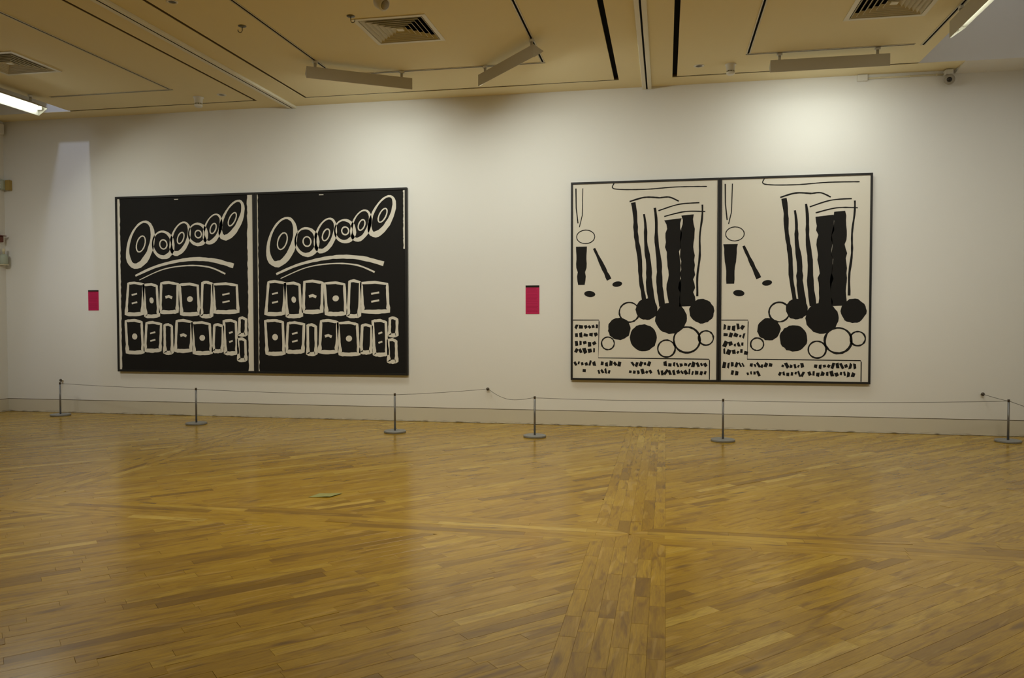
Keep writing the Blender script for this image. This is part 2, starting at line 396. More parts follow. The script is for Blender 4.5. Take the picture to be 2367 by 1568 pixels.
def proj_area(poly):
    pts = []
    for x, y in poly:
        d = Vector((x, y+DIST, -CAMZ)); z = d.dot(fw)
        if z < 0.3: return 0.0
        pts.append((d.dot(rt2)/z*FPX+1183.5, 784-d.dot(up2)/z*FPX))
    cx = sum(p[0] for p in pts)/len(pts); cy = sum(p[1] for p in pts)/len(pts)
    if not (-30 < cx < 2397 and cy < 1600): return 0.0
    pts = [(min(max(a, 0), 2367), min(max(b_, 0), 1568)) for a, b_ in pts]
    return abs(area2(pts))
def plank_geo(poly, d):
    ox, oy = random.uniform(0, 400), random.uniform(0, 400); tone = min(0.86, max(0.05, random.gauss(0.5, 0.2)))
    if random.random() < 0.06: tone = random.uniform(0.86, 1.0)
    elif random.random() < 0.05: tone = random.uniform(0.0, 0.1)
    c = (sum(p[0] for p in poly)/len(poly), sum(p[1] for p in poly)/len(poly))
    tx, ty = random.gauss(0, 0.0011), random.gauss(0, 0.0011)
    outer = inset(poly, 0.00025); inner = inset(outer, 0.0007) if outer else []
    if len(outer) < 3: outer = poly
    if len(inner) != len(outer): inner = outer
    zf = lambda p: (p[0]-c[0])*tx + (p[1]-c[1])*ty
    n = len(outer)
    v = [(p[0], p[1], zf(p)) for p in inner] + [(p[0], p[1], zf(p)-0.0007) for p in outer] + [(p[0], p[1], -0.012) for p in outer]
    f = [list(range(n))]
    for k in range(n):
        k2 = (k+1) % n
        f.append([n+k, n+k2, k2, k]); f.append([2*n+k, 2*n+k2, n+k2, n+k])
    uv = [(x*d[0]+y*d[1]+ox, -x*d[1]+y*d[0]+oy) for x, y, z in v]
    return v, f, uv, tone
def plank_mesh(geos):
    V = []; F = []; U = []; T = []
    for v, f, uv, tone in geos:
        i = len(V); V += v; F += [[i+k for k in q] for q in f]; U += uv; T += [tone]*len(v)
    me = bpy.data.meshes.new('plank'); me.from_pydata(V, [], F); me.materials.append(M['oak'])
    ul = me.uv_layers.new(name='UVMap')
    li = [0]*len(me.loops); me.loops.foreach_get('vertex_index', li)
    flat = []
    for k in li: flat += U[k]
    ul.data.foreach_set('uv', flat)
    a = me.attributes.new('tone', 'FLOAT', 'POINT'); a.data.foreach_set('value', T)
    me.update(); return me
geos = []
for poly, d in planks:
    g = plank_geo(poly, d)
    if g: geos.append((proj_area(poly), g))
geos.sort(key=lambda e: -e[0])
for a, g in geos[:299]:
    o = bpy.data.objects.new('plank', plank_mesh([g])); COL.objects.link(o); o.parent = floor
o = bpy.data.objects.new('plank_field', plank_mesh([g for a, g in geos[299:]])); COL.objects.link(o); o.parent = floor; o['kind'] = 'stuff'

# ------------------------------------------------------------------ framed diptychs
def ribbon(b, pts, wd, y, closed=False, jit=0.12):
    # hand-brushed stroke: a strip of varying width, in the plane of the canvas (x, z)
    n = len(pts); L = []; R = []
    for i in range(n):
        if closed: p0, p1 = pts[(i-1) % n], pts[(i+1) % n]
        else: p0, p1 = pts[max(i-1, 0)], pts[min(i+1, n-1)]
        tx, tz = p1[0]-p0[0], p1[1]-p0[1]; l = math.hypot(tx, tz) or 1; nx, nz = -tz/l, tx/l
        ww = (wd[i] if isinstance(wd, list) else wd)*0.5*(1+random.uniform(-jit, jit))
        L.append((pts[i][0]+nx*ww, y, pts[i][1]+nz*ww)); R.append((pts[i][0]-nx*ww, y, pts[i][1]-nz*ww))
    m_ = n if closed else n-1
    i0 = len(b.v); b.v += L+R
    for i in range(m_):
        j = (i+1) % n; b.f.append([i0+i, i0+j, i0+n+j, i0+n+i]); b.smooth.append(False)
def smoothpath(ctrl, closed=False, seg=8):
    n = len(ctrl); out = []
    rng_ = range(n) if closed else range(n-1)
    for i in rng_:
        g = (lambda k: ctrl[k % n]) if closed else (lambda k: ctrl[min(max(k, 0), n-1)])
        p0, p1, p2, p3 = g(i-1), g(i), g(i+1), g(i+2)
        for s in range(seg):
            t = s/seg
            out.append(tuple(0.5*((2*p1[c])+(-p0[c]+p2[c])*t+(2*p0[c]-5*p1[c]+4*p2[c]-p3[c])*t*t+(-p0[c]+3*p1[c]-3*p2[c]+p3[c])*t**3) for c in (0, 1)))
    if not closed: out.append(ctrl[-1])
    return out
def polyface(b, pts, y): b.face([(p[0], y, p[1]) for p in pts])
def rough_rect(b, x0, x1, z0, z1, y, amp=0.006, n=26, sides='lr'):
    l = []; r = []
    for i in range(n+1):
        z = z0+(z1-z0)*i/n
        l.append((x0+(random.uniform(-amp, amp) if 'l' in sides else 0), z)); r.append((x1+(random.uniform(-amp, amp) if 'r' in sides else 0), z))
    i0 = len(b.v); b.v += [(p[0], y, p[1]) for p in l+r]
    for i in range(n):
        b.f.append([i0+i, i0+i+1, i0+n+2+i, i0+n+1+i]); b.smooth.append(False)
def ellipse(cx, cz, rx, rz, n=28, rot=0.0):
    c, s = math.cos(rot), math.sin(rot); out = []
    for k in range(n):
        a = 2*math.pi*k/n; u, v = rx*math.cos(a), rz*math.sin(a); out.append((cx+u*c-v*s, cz+u*s+v*c))
    return out

def diptych(label, x0, x1, z0, z1, xm0, xm1, canvas_mat, fw_, paint):
    depth = 0.055
    t = thing('framed_diptych', label, 'painting', ((x0+x1)/2, 0, z0))
    ox = (x0+x1)/2
    for k, (a, b_) in enumerate(((x0, (xm0+xm1)/2-0.0008), ((xm0+xm1)/2+0.0008, x1))):
        fr = MB(); A, B_, H = a-ox, b_-ox, z1-z0
        i0, i1 = A+fw_, B_-fw_
        if k == 0: i1 = xm0-ox
        else: i0 = xm1-ox
        fr.box(A, B_, -depth, -0.004, 0, fw_, 0.002); fr.box(A, B_, -depth, -0.004, H-fw_, H, 0.002)
        fr.box(A, i0, -depth, -0.004, fw_, H-fw_, 0.002); fr.box(i1, B_, -depth, -0.004, fw_, H-fw_, 0.002)
        f = fr.build('frame', M['frame'], t)
        c = MB().box(i0+0.0005, i1-0.0005, -depth+0.012, -0.006, fw_+0.0005, H-fw_-0.0005).build('canvas', canvas_mat, t)
        p = MB(); random.seed(21+k); mt = paint(p, i0+0.003, i1-0.003, fw_+0.003, H-fw_-0.003, -depth+0.0108, k)
        p.build('brushwork', mt, c, fix=False)
    return t

def paint_dark(p, x0, x1, z0, z1, y, k):
    # plain abstract stand-in: loose outlined loops and blocks brushed in off-white on black
    W, H = x1-x0, z1-z0
    X = lambda u: x0+u*W
    Z = lambda v: z1-v*H
    wdt = 0.036
    # ragged edge strips
    rough_rect(p, X(0.0), X(0.018 if k == 0 else 0.006), z0, z1, y, 0.005, 60, 'r')
    if k == 0: rough_rect(p, X(0.962), X(1.0), z0, z1, y, 0.006, 60, 'l')
    else: rough_rect(p, X(0.990), X(1.0), Z(0.32), z1, y, 0.004, 40, 'l')
    # upper band: rising row of tilted loops
    for (u, v, ru, rv, rot, ww) in ((0.17, 0.265, 0.085, 0.135, -0.35, 1.5), (0.34, 0.27, 0.075, 0.075, 0.2, 1.1), (0.47, 0.235, 0.06, 0.095, -0.4, 1.1),
                                (0.60, 0.215, 0.065, 0.06, 0.3, 1.0), (0.71, 0.185, 0.055, 0.085, -0.4, 1.0), (0.85, 0.135, 0.06, 0.115, -0.5, 1.3)):
        e = ellipse(X(u), Z(v), ru*W, rv*H, 30, rot); ribbon(p, e, [wdt*ww*(1.15+0.6*math.sin(2*math.pi*q/30+2.4)) for q in range(30)], y, True)
        e = ellipse(X(u+0.005), Z(v), ru*W*0.36, rv*H*0.36, 18, rot); ribbon(p, e, wdt*0.55, y+0.0001, True)
    a = smoothpath([(X(0.13), Z(0.45)), (X(0.3), Z(0.395)), (X(0.52), Z(0.36)), (X(0.7), Z(0.365)), (X(0.86), Z(0.40))]); n = len(a)
    ribbon(p, a, [0.03+0.04*i/n for i in range(n)], y)
    a = smoothpath([(X(0.16), Z(0.475)), (X(0.34), Z(0.415)), (X(0.52), Z(0.395)), (X(0.68), Z(0.405)), (X(0.80), Z(0.445))]); n = len(a)
    ribbon(p, a, [0.012+0.014*i/n for i in range(n)], y+0.0001)
    # two rows of uneven outlined blocks
    def block(u0, u1, v0, v1, sk, inner):
        c = [(u0+sk, v0), ((u0+u1)/2, v0-0.004), (u1+sk*0.3, v0+0.006), (u1, (v0+v1)/2), (u1-sk*0.4, v1), ((u0+u1)/2, v1+0.004), (u0, v1+0.002), (u0+sk*0.5, (v0+v1)/2)]
        pts = []
        for i in range(8):
            q, r = c[i], c[(i+1) % 8]
            for s in range(4): pts.append((X(q[0]+(r[0]-q[0])*s/4), Z(q[1]+(r[1]-q[1])*s/4)))
        ribbon(p, pts, [wdt*(1.1+(0.5 if 14 < i < 26 else 0)) for i in range(len(pts))], y, True)
        cu, cv, hu, hv = (u0+u1)/2, (v0+v1)/2, (u1-u0)*0.16, (v1-v0)*0.2
        if inner == 0: polyface(p, ellipse(X(cu), Z(cv), hu*W*1.1, hv*H*0.5, 14, 0.2), y+0.0001)
        elif inner == 1:
            for dv in (-0.7, 0.7): ribbon(p, [(X(cu-hu), Z(cv+dv*hv+0.004)), (X(cu), Z(cv+dv*hv)), (X(cu+hu), Z(cv+dv*hv-0.004))], wdt*0.7, y+0.0001)
        elif inner == 2: ribbon(p, [(X(cu-hu*1.2), Z(cv)), (X(cu), Z(cv-0.006)), (X(cu+hu*1.2), Z(cv+0.003))], wdt*1.1, y+0.0001)
    for i, (u0, u1, sk) in enumerate(((0.055, 0.185, 0.02), (0.205, 0.295, -0.015), (0.315, 0.445, 0.01), (0.475, 0.60, -0.012), (0.62, 0.70, 0.012), (0.72, 0.885, -0.01))):
        block(u0, u1, 0.495+0.01*(i % 2), 0.66+0.012*((i+1) % 3), sk, (1, 0, 2, 0, 3, 1)[i])
    for i, (u0, u1, sk) in enumerate(((0.06, 0.175, -0.01), (0.195, 0.315, 0.014), (0.345, 0.40, 0.0), (0.425, 0.545, 0.012), (0.565, 0.685, -0.014), (0.705, 0.775, 0.01), (0.795, 0.875, -0.01))):
        block(u0, u1, 0.715+0.012*(i % 3), 0.885+0.012*((i+1) % 2), sk, (0, 1, 3, 2, 0, 3, 1)[i])
    block(0.895, 0.945, 0.70, 0.79, 0.004, 3)
    block(0.89, 0.94, 0.82, 0.935, -0.004, 3)
    ribbon(p, [(X(0.43), Z(0.012)), (X(0.46), Z(0.012))], 0.012, y)
    return M['bone']

def paint_light(p, x0, x1, z0, z1, y, k):
    # plain abstract stand-in: black brushed bars, discs and dashes on off-white
    W, H = x1-x0, z1-z0
    X = lambda u: x0+u*W
    Z = lambda v: z1-v*H
    ribbon(p, smoothpath([(X(0.29), Z(0.0)), (X(0.295), Z(0.028)), (X(0.5), Z(0.035)), (X(0.72), Z(0.028)), (X(0.93), Z(0.03))]), 0.014, y)
    # leaning upright bars, some solid, some outlined
    for (u0, v0, u1, v1, w0, w1) in ((0.425, 0.10, 0.50, 0.60, 0.06, 0.05), (0.50, 0.16, 0.555, 0.62, 0.025, 0.10), (0.575, 0.13, 0.625, 0.63, 0.03, 0.085),
                                  (0.70, 0.19, 0.715, 0.66, 0.20, 0.15), (0.80, 0.17, 0.80, 0.63, 0.15, 0.20), (0.90, 0.12, 0.865, 0.58, 0.022, 0.03)):
        n = 20; pts = [(X(u0+(u1-u0)*i/n+0.004*math.sin(i*0.7)), Z(v0+(v1-v0)*i/n)) for i in range(n+1)]
        ribbon(p, pts, [w0+(w1-w0)*i/n for i in range(n+1)], y, False, 0.16)
    for (u0, v0, u1, v1, ww) in ((0.40, 0.095, 0.61, 0.08, 0.02), (0.61, 0.08, 0.74, 0.10, 0.018), (0.60, 0.145, 0.88, 0.11, 0.016), (0.64, 0.175, 0.92, 0.155, 0.016)):
        ribbon(p, smoothpath([(X(u0), Z(v0)), (X((u0+u1)/2), Z((v0+v1)/2-0.012)), (X(u1), Z(v1))]), ww, y+0.0001)
    # overlapping discs and rings
    for (u, v, r) in ((0.52, 0.645, 0.075), (0.69, 0.69, 0.11), (0.90, 0.655, 0.085), (0.33, 0.745, 0.08), (0.50, 0.79, 0.095)):
        e = ellipse(X(u), Z(v), r*W, r*W, 30); e = [(a+random.uniform(-.006, .006), b_+random.uniform(-.006, .006)) for a, b_ in e]; polyface(p, e, y+0.0002)
    for (u, v, r, ww) in ((0.40, 0.66, 0.07, 0.02), (0.80, 0.80, 0.09, 0.026), (0.66, 0.845, 0.06, 0.02), (0.93, 0.79, 0.05, 0.02), (0.25, 0.82, 0.045, 0.018)):
        ribbon(p, ellipse(X(u), Z(v), r*W, r*W, 30), ww, y+0.0001, True, 0.3)
    # small marks at the left
    ribbon(p, [(X(0.02), Z(0.02)), (X(0.022), Z(0.12)), (X(0.035), Z(0.2))], 0.016, y); ribbon(p, [(X(0.07), Z(0.02)), (X(0.065), Z(0.16)), (X(0.045), Z(0.22))], 0.012, y)
    e = ellipse(X(0.09), Z(0.27), 0.065*W, 0.035*H, 20); ribbon(p, e, 0.012, y, True)
    n = 10
    ribbon(p, [(X(0.06+0.0*i), Z(0.32+0.022*i)) for i in range(n)], [0.16-0.008*i for i in range(n)], y, False, 0.15)
    ribbon(p, [(X(0.15+0.012*i), Z(0.33+0.018*i)) for i in range(n)], [0.03+0.004*i for i in range(n)], y, False, 0.15)
    polyface(p, ellipse(X(0.315), Z(0.515), 0.035*W, 0.014*H, 16, 0.15), y); polyface(p, ellipse(X(0.12), Z(0.565), 0.04*W, 0.016*H, 16, -0.1), y)
    # ruled box and rows of short dashes below
    ribbon(p, [(X(0.0), Z(0.70)), (X(0.185), Z(0.70)), (X(0.187), Z(0.71)), (X(0.182), Z(0.895)), (X(0.95), Z(0.897)), (X(0.955), Z(0.905)), (X(0.955), Z(1.0))], 0.013, y)
    for r_, v in enumerate((0.735, 0.775, 0.82, 0.86)):
        u = 0.015
        while u < 0.165:
            l = random.uniform(0.012, 0.03); ribbon(p, [(X(u), Z(v+random.uniform(-.006, .006))), (X(u+l), Z(v+random.uniform(-.006, .006)))], random.uniform(0.035, 0.07), y, False, 0.3); u += l+0.010
    for v, spans in ((0.925, ((0.01, 0.15), (0.2, 0.34), (0.42, 0.55), (0.64, 0.93))), (0.965, ((0.07, 0.10), (0.18, 0.27), (0.40, 0.56), (0.60, 0.92)))):
        for a, b_ in spans:
            u = a
            while u < b_:
                l = random.uniform(0.01, 0.024); ribbon(p, [(X(u), Z(v+random.uniform(-.005, .005))), (X(u+l), Z(v+random.uniform(-.005, .005)))], random.uniform(0.035, 0.075), y, False, 0.3); u += l+0.010
    return M['ink']
diptych('black framed diptych with off-white brushed outlines, left of the two works', -8.125, -3.545, 0.650, 3.276, -5.885, -5.818, M['ink'], 0.030, paint_dark)
diptych('black framed diptych with black marks on off-white, right of the two works', -1.249, 2.535, 0.622, 3.268, 0.655, 0.712, M['bone'], 0.026, paint_light)

# ------------------------------------------------------------------ wall labels
def wall_label(xc, z0, z1, wd, label):
    t = thing('wall_label', label, 'label', (xc, 0, z0))
    h = z1-z0; hh = h*0.075
    MB().box(-wd/2, wd/2, -0.004, -0.0005, 0, h-hh, 0.0006).build('card', M['pink'], t)
    MB().box(-wd/2, wd/2, -0.0045, -0.0005, h-hh+0.0002, h, 0.0006).build('header_strip', M['labeltop'], t)
    p = MB(); random.seed(3)
    p.box(-wd*0.42, wd*0.28, -0.0044, -0.0041, h*0.868, h*0.885)
    for k in range(17):
        z = h*(0.80-0.045*k)
        if k in (2, 9): continue
        p.box(-wd*0.42, wd*random.uniform(0.30, 0.42), -0.0044, -0.0041, z, z+0.0035)
    p.build('print_lines', M['pinkdark'], t)
    return t
wall_label(-8.559, 1.573, 1.882, 0.178, 'pink text card with black top strip beside the dark diptych')
wall_label(-1.779, 1.511, 1.900, 0.190, 'pink text card with black top strip between the two diptychs')

# ------------------------------------------------------------------ barrier: stanchions, wall knobs, cords
POSTS = [(-8.877, -0.344), (-6.326, -0.828), (-3.382, -1.059), (-1.568, -1.105), (0.676, -1.011), (3.958, -0.466)]
PH = 0.500
PLABEL = ['low grey barrier post standing closest to the left wall', 'low grey barrier post under the middle of the dark diptych', 'low grey barrier post near the right end of the dark diptych',
          'low grey barrier post left of the light diptych, after the slack cord', 'low grey barrier post under the middle of the light diptych', 'low grey barrier post at the far right by the last wall knob']
posts = []
for i, ((x, y), lb) in enumerate(zip(POSTS, PLABEL)):
    if i == 0:
        t = thing('barrier_post', lb, 'barrier post', (x, y, 0.0014), 0, 'barrier posts along the wall')
        MB().lathe([(0, 0), (0.136, 0), (0.140, 0.003), (0.140, 0.020), (0.137, 0.0235), (0, 0.0245)], n=40, sm=False).build('base', M['base_metal'], t)
        MB().lathe([(0, 0.0246), (0.0125, 0.0246), (0.0125, 0.470), (0, 0.470)], n=20).build('pole', M['metal'], t)
        MB().lathe([(0, 0.4701), (0.0135, 0.4701), (0.0135, PH-0.003), (0.011, PH), (0, PH)], n=20).build('cap', M['knob'], t)
        posts.append(t)
    else: posts.append(copy_thing(posts[0], (x, y, 0.0014), 0, lb, 'barrier posts along the wall'))
KNOBS = [(-9.122, 0.500), (-2.397, 0.478), (3.833, 0.518)]
KLABEL = ['small dark wall knob behind the leftmost barrier post', 'small dark wall knob between the two diptychs', 'small dark wall knob at the right near the last post']
k0 = None
RX = Matrix.Rotation(math.radians(90), 3, 'X')
for (x, z), lb in zip(KNOBS, KLABEL):
    if k0 is None:
        k0 = thing('wall_knob', lb, 'knob', (x, 0, z), 0, 'wall knobs for the barrier cord')
        MB().lathe([(0, 0.0003), (0.016, 0.0003), (0.016, 0.004), (0.009, 0.006), (0.009, 0.03), (0, 0.03)], rot=RX, n=20).build('stem', M['rail'], k0)
        MB().lathe([(0, 0.0301), (0.018, 0.0301), (0.022, 0.036), (0.022, 0.044), (0.017, 0.051), (0, 0.053)], rot=RX, n=20).build('head', M['knob'], k0)
    else: copy_thing(k0, (x, 0, z), 0, lb)
def cord(a, b_, sag, label, taut=0.0):
    pts = []; n = 20
    for i in range(n+1):
        t = i/n; s = 4*t*(1-t)*sag
        if taut: s = taut*math.sin(math.pi*t)**1.0*(1-0.35*t)
        pts.append((a[0]+(b_[0]-a[0])*t, a[1]+(b_[1]-a[1])*t, a[2]+(b_[2]-a[2])*t - s))
    tag(MB().tube(pts, 0.0030, 6).build('barrier_cord', M['cord']), label, 'cord', 'cords of the low barrier')
def P(i, dx=0.0, dy=0.0, dz=0.0):
    x, y = POSTS[i]; v = Vector((dx, dy, 0)); 
    if v.length: v = v.normalized()*0.0170
    return (x+v.x, y+v.y, 0.481+dz)
def span(i, j, sag, label):
    a, b_ = Vector(POSTS[i]), Vector(POSTS[j]); d = (b_-a).normalized()
    cord(P(i, d.x, d.y), P(j, -d.x, -d.y), sag, label)
def tie(i, k, sag, label, slack=0.0):
    a = Vector(POSTS[i]); kk = Vector((KNOBS[k][0], -0.036)); d = (kk-a).normalized()
    e = kk - d*0.0125
    cord((e.x, e.y, KNOBS[k][1]), P(i, d.x, d.y), sag, label, slack)
span(0, 1, 0.012, 'thin grey cord from the leftmost post to the second post')
span(1, 2, 0.014, 'thin grey cord from the second to the third post, below the dark diptych')
tie(2, 1, 0.008, 'thin grey cord from the third post up to the middle wall knob')
tie(3, 1, 0.03, 'slack grey cord from the middle wall knob down to the fourth post', 0.10)
span(3, 4, 0.014, 'thin grey cord between the fourth and fifth posts, below the light diptych')
span(4, 5, 0.02, 'thin grey cord from the fifth post to the rightmost post')
tie(0, 0, 0.006, 'short grey cord from the leftmost post back to the left wall knob')
tie(5, 2, 0.004, 'short grey cord from the rightmost post back to the right wall knob')
d = Vector((0.35, -1.3)).normalized()
cord((POSTS[5][0]+d.x*0.017, POSTS[5][1]+d.y*0.017, 0.481), (POSTS[5][0]+0.55, POSTS[5][1]-1.2, 0.40), 0.05, 'thin grey cord leaving the rightmost post towards the right edge')

# ------------------------------------------------------------------ wall washers
AIM = 60.0   # degrees below the horizontal
def washer(label, loc, rz, length, scale=1.0, stems=((-0.5, 0), (0.5, 0)), tubem='tube', stem_h=0.075, power=None):
    power = WASH if power is None else power
    # local: back plate at y=0 facing the viewer, mouth towards +y; loc = top of the plate, centre
    t = thing('wall_washer', label, 'ceiling lamp', loc, rz, 'fluorescent wall washers on the tracks')
    L = length/2; s = scale; Hh = 0.138*s; D = 0.125*s
    MB().box(-L, L, 0, 0.004, -Hh, 0, 0.001).build('back_plate', M['fixture'], t)
    prof = [(0.0042, -0.0005), (D, -0.056*s), (D-0.004, -0.060*s), (0.0042, -0.0065)]
    MB().prism(prof, -L, L, lambda u, v, h: (h, u, v)).build('hood', M['fixture'], t)
    for sd in (-1, 1):
        x0, x1 = (-L-0.004, -L-0.0002) if sd < 0 else (L+0.0002, L+0.004)
        MB().prism([(0.0, 0.0), (0.0, -Hh), (0.012*s, -Hh), (D, -0.062*s), (D, -0.054*s)], x0, x1, lambda u, v, h: (h, u, v)).build('end_cap', M['fixture'], t)
    MB().prism([(0.0045, -0.012), (0.0065, -0.012), (0.0065, -Hh+0.004), (0.0045, -Hh+0.004)], -L+0.004, L-0.004, lambda u, v, h: (h, u, v)).build('reflector', M['reflector'], t)
    RY = Matrix.Rotation(math.radians(90), 3, 'Y')
    r = 0.013*s
    MB().lathe([(0, -L+0.03), (r, -L+0.03), (r, L-0.03), (0, L-0.03)], axis_o=(0, 0.050*s, -0.058*s), rot=RY, n=14).build('tube', M[tubem], t)
    for sd in (-1, 1):
        MB().box(sd*(L-0.016)-0.012, sd*(L-0.016)+0.012, 0.007, 0.068*s, -0.078*s, -0.036*s).build('lamp_holder', M['white'], t)
    ld = bpy.data.lights.new('washer_light', 'AREA'); ld.shape = 'RECTANGLE'; ld.size = length-0.08; ld.size_y = 0.10*s
    ld.energy = power; ld.spread = math.radians(158); ld.color = (0.95, 1.0, 0.92)
    lo_ = bpy.data.objects.new('washer_light', ld); COL.objects.link(lo_); lo_.parent = t
    lo_.location = (0, D*0.48, -0.094*s); lo_.rotation_euler = (math.radians(90-AIM), 0, 0)
    for (u, off) in stems:
        a = MB(); a.lathe([(0, -0.030), (0.016, -0.030), (0.016, stem_h-0.028), (0, stem_h-0.028)], axis_o=(u, 0.035*s, 0), n=14)
        a.build('stem', M['fixture'], t)
        c = MB(); c.box(u-0.030+off, u+0.030+off, 0.035*s-0.017, 0.035*s+0.017, stem_h-0.0275, stem_h-0.0008, 0.003); c.build('track_adapter', M['white'], t)
    return t
SH = 0.082; WZ = ZC-SH-0.0062
def washer_at(label, a, b_, ext, **kw):
    # a, b: the two points on the tracks the stems hang from, left to right seen facing the mouth from behind
    a, b_ = Vector(a), Vector(b_); d = b_-a; L = d.length; ang = math.atan2(d.y, d.x)
    n = Vector((-math.sin(ang), math.cos(ang))); e0, e1 = ext
    c = (a+b_)/2 + d.normalized()*((e1-e0)/2) - n*0.035*kw.get('scale', 1.0)
    sh = (e1-e0)/2
    return washer(label, (c.x, c.y, WZ), ang, L+e0+e1, stems=((-L/2-sh, 0), (L/2-sh, 0)), stem_h=SH, **kw)
washer_at('grey wall washer slanting down to the right over the dark diptych', (-4.06, -1.862), (-3.19, -1.29), (0.10, 0.12))
washer_at('grey wall washer slanting up to the right with its triangular end cap showing', (-2.14, -1.29), (-1.44, -2.09), (0.11, 0.09))
washer_at('level grey wall washer above the light diptych', (1.27, -1.085), (2.32, -1.085), (0.10, 0.12), power=10.5)

# right well washer: mouth towards +x  (local +y -> +x means rz = -90 deg)
washer('grey wall washer at the top right corner with a lit lower edge', (2.755, -2.72, WZ), math.radians(-90), 1.36, scale=1.2, power=9, stems=((-0.5, 0), (0.5, 0)), stem_h=SH, tubem='tubecool')
washer('bright lit fluorescent lamp hanging by the left light well', (-8.52, -1.75, WZ+0.014), math.radians(-90), 1.36, scale=1.2, power=13, stems=((-0.5, 0), (0.5, 0)), stem_h=SH-0.014, tubem='tubecool')

# ------------------------------------------------------------------ air diffusers
def diffuser(x, y, label):
    t = thing('air_diffuser', label, 'air vent', (x, y, ZC), 0, 'square ceiling air diffusers')
    S = VS; I = S-0.045
    b = MB()
    for (x0, x1, y0, y1) in ((-S, S, -S, -I), (-S, S, I, S), (-S, -I, -I, I), (I, S, -I, I)): b.box(x0, x1, y0, y1, -0.008, -0.0002)
    b.build('frame', M['rail'], t)
    n = 6
    for k in range(n):
        o_ = I*(1-k/(n+0.85)) - 0.012; i_ = o_-0.036
        q = MB(); z0, z1 = -0.004, 0.034; th = 0.0035
        ring = lambda r, z: [(-r, -r, z), (r, -r, z), (r, r, z), (-r, r, z)]
        lo = ring(o_, z0); hi = ring(i_, z1); lo2 = ring(o_+th, z0); hi2 = ring(i_+th, z1)
        q.raw(lo+hi+lo2+hi2, [[j, (j+1) % 4, 4+(j+1) % 4, 4+j] for j in range(4)] + [[8+j, 12+j, 12+(j+1) % 4, 8+(j+1) % 4] for j in range(4)] +
              [[j, 8+j, 8+(j+1) % 4, (j+1) % 4] for j in range(4)] + [[4+j, 4+(j+1) % 4, 12+(j+1) % 4, 12+j] for j in range(4)])
        q.raw(ring(o_, z0-0.005)+lo+ring(o_+th, z0-0.005)+lo2, [[j, (j+1) % 4, 4+(j+1) % 4, 4+j] for j in range(4)] + [[8+j, 12+j, 12+(j+1) % 4, 8+(j+1) % 4] for j in range(4)] + [[j, 8+j, 8+(j+1) % 4, (j+1) % 4] for j in range(4)])
        q.build('louvre', M['vent'], t)
    MB().box(-0.035, 0.035, -0.035, 0.035, -0.003, 0.010, 0.002).build('centre_cap', M['rail'], t)
    b = MB(); H_ = I-0.001
    b.box(-H_-0.02, H_+0.02, -H_-0.02, H_+0.02, 0.090, 0.10)
    for (x0, x1, y0, y1) in ((-H_, H_, -H_, -H_+0.004), (-H_, H_, H_-0.004, H_), (-H_, -H_+0.004, -H_+0.004, H_-0.004), (H_-0.004, H_, -H_+0.004, H_-0.004)): b.box(x0, x1, y0, y1, 0.002, 0.0899)
    b.build('plenum', M['black'], t)
    MB().box(-0.012, 0.012, -0.012, 0.012, 0.0101, 0.0899).build('centre_post', M['black'], t)
    return t
diffuser(*VENTS[0], 'square louvred air diffuser in the middle ceiling bay')
diffuser(*VENTS[1], 'square louvred air diffuser above the lit lamp at the left edge')
diffuser(*VENTS[2], 'square louvred air diffuser in the right ceiling bay')

# ------------------------------------------------------------------ small ceiling fittings
RXpi = Matrix.Rotation(math.pi, 3, 'X')
def hook(x, y, label, rz):
    t = thing('ceiling_hook', label, 'hook', (x, y, ZC), rz, 'steel ceiling hooks')
    MB().lathe([(0, 0.0002), (0.042, 0.0002), (0.042, 0.004), (0.03, 0.010), (0, 0.012)], rot=RXpi, n=24).build('plate', M['steel'], t)
    pts = [(0, 0, -0.0121), (0, 0, -0.045)] + [(-0.022+0.022*math.cos(a), 0, -0.045-0.022*math.sin(a)) for a in [math.pi*k/8 for k in range(1, 8)]] + [(-0.043, 0, -0.040)]
    MB().tube(pts, 0.0045, 8).build('hook', M['steel'], t)
hook(-4.32, -3.044, 'steel ceiling hook left of the middle lighting track', 0.3)
hook(-3.11, -3.086, 'steel ceiling hook at the corner of the middle air diffuser', math.pi)
def disc(x, y, label, r=0.062):
    t = thing('ceiling_disc', label, 'ceiling fitting', (x, y, ZC), 0, 'small flush ceiling discs')
    MB().lathe([(r*0.62, 0.0003), (r, 0.0003), (r, 0.004), (r*0.9, 0.007), (r*0.62, 0.005), (r*0.62, 0.0003)], rot=RXpi, n=28).build('ring', M['white'], t)
    MB().lathe([(0, 0.0002), (r*0.615, 0.0002), (r*0.615, 0.0015), (0, 0.0015)], rot=RXpi, n=28).build('centre', M['steel'], t)
disc(-4.643, -3.760, 'small flush ceiling disc at the top edge, left of the hook', 0.055)
disc(-5.939, -0.741, 'small flush ceiling disc beside the left smoke detector')
disc(0.384, -0.778, 'small flush ceiling disc beside the right smoke detector')
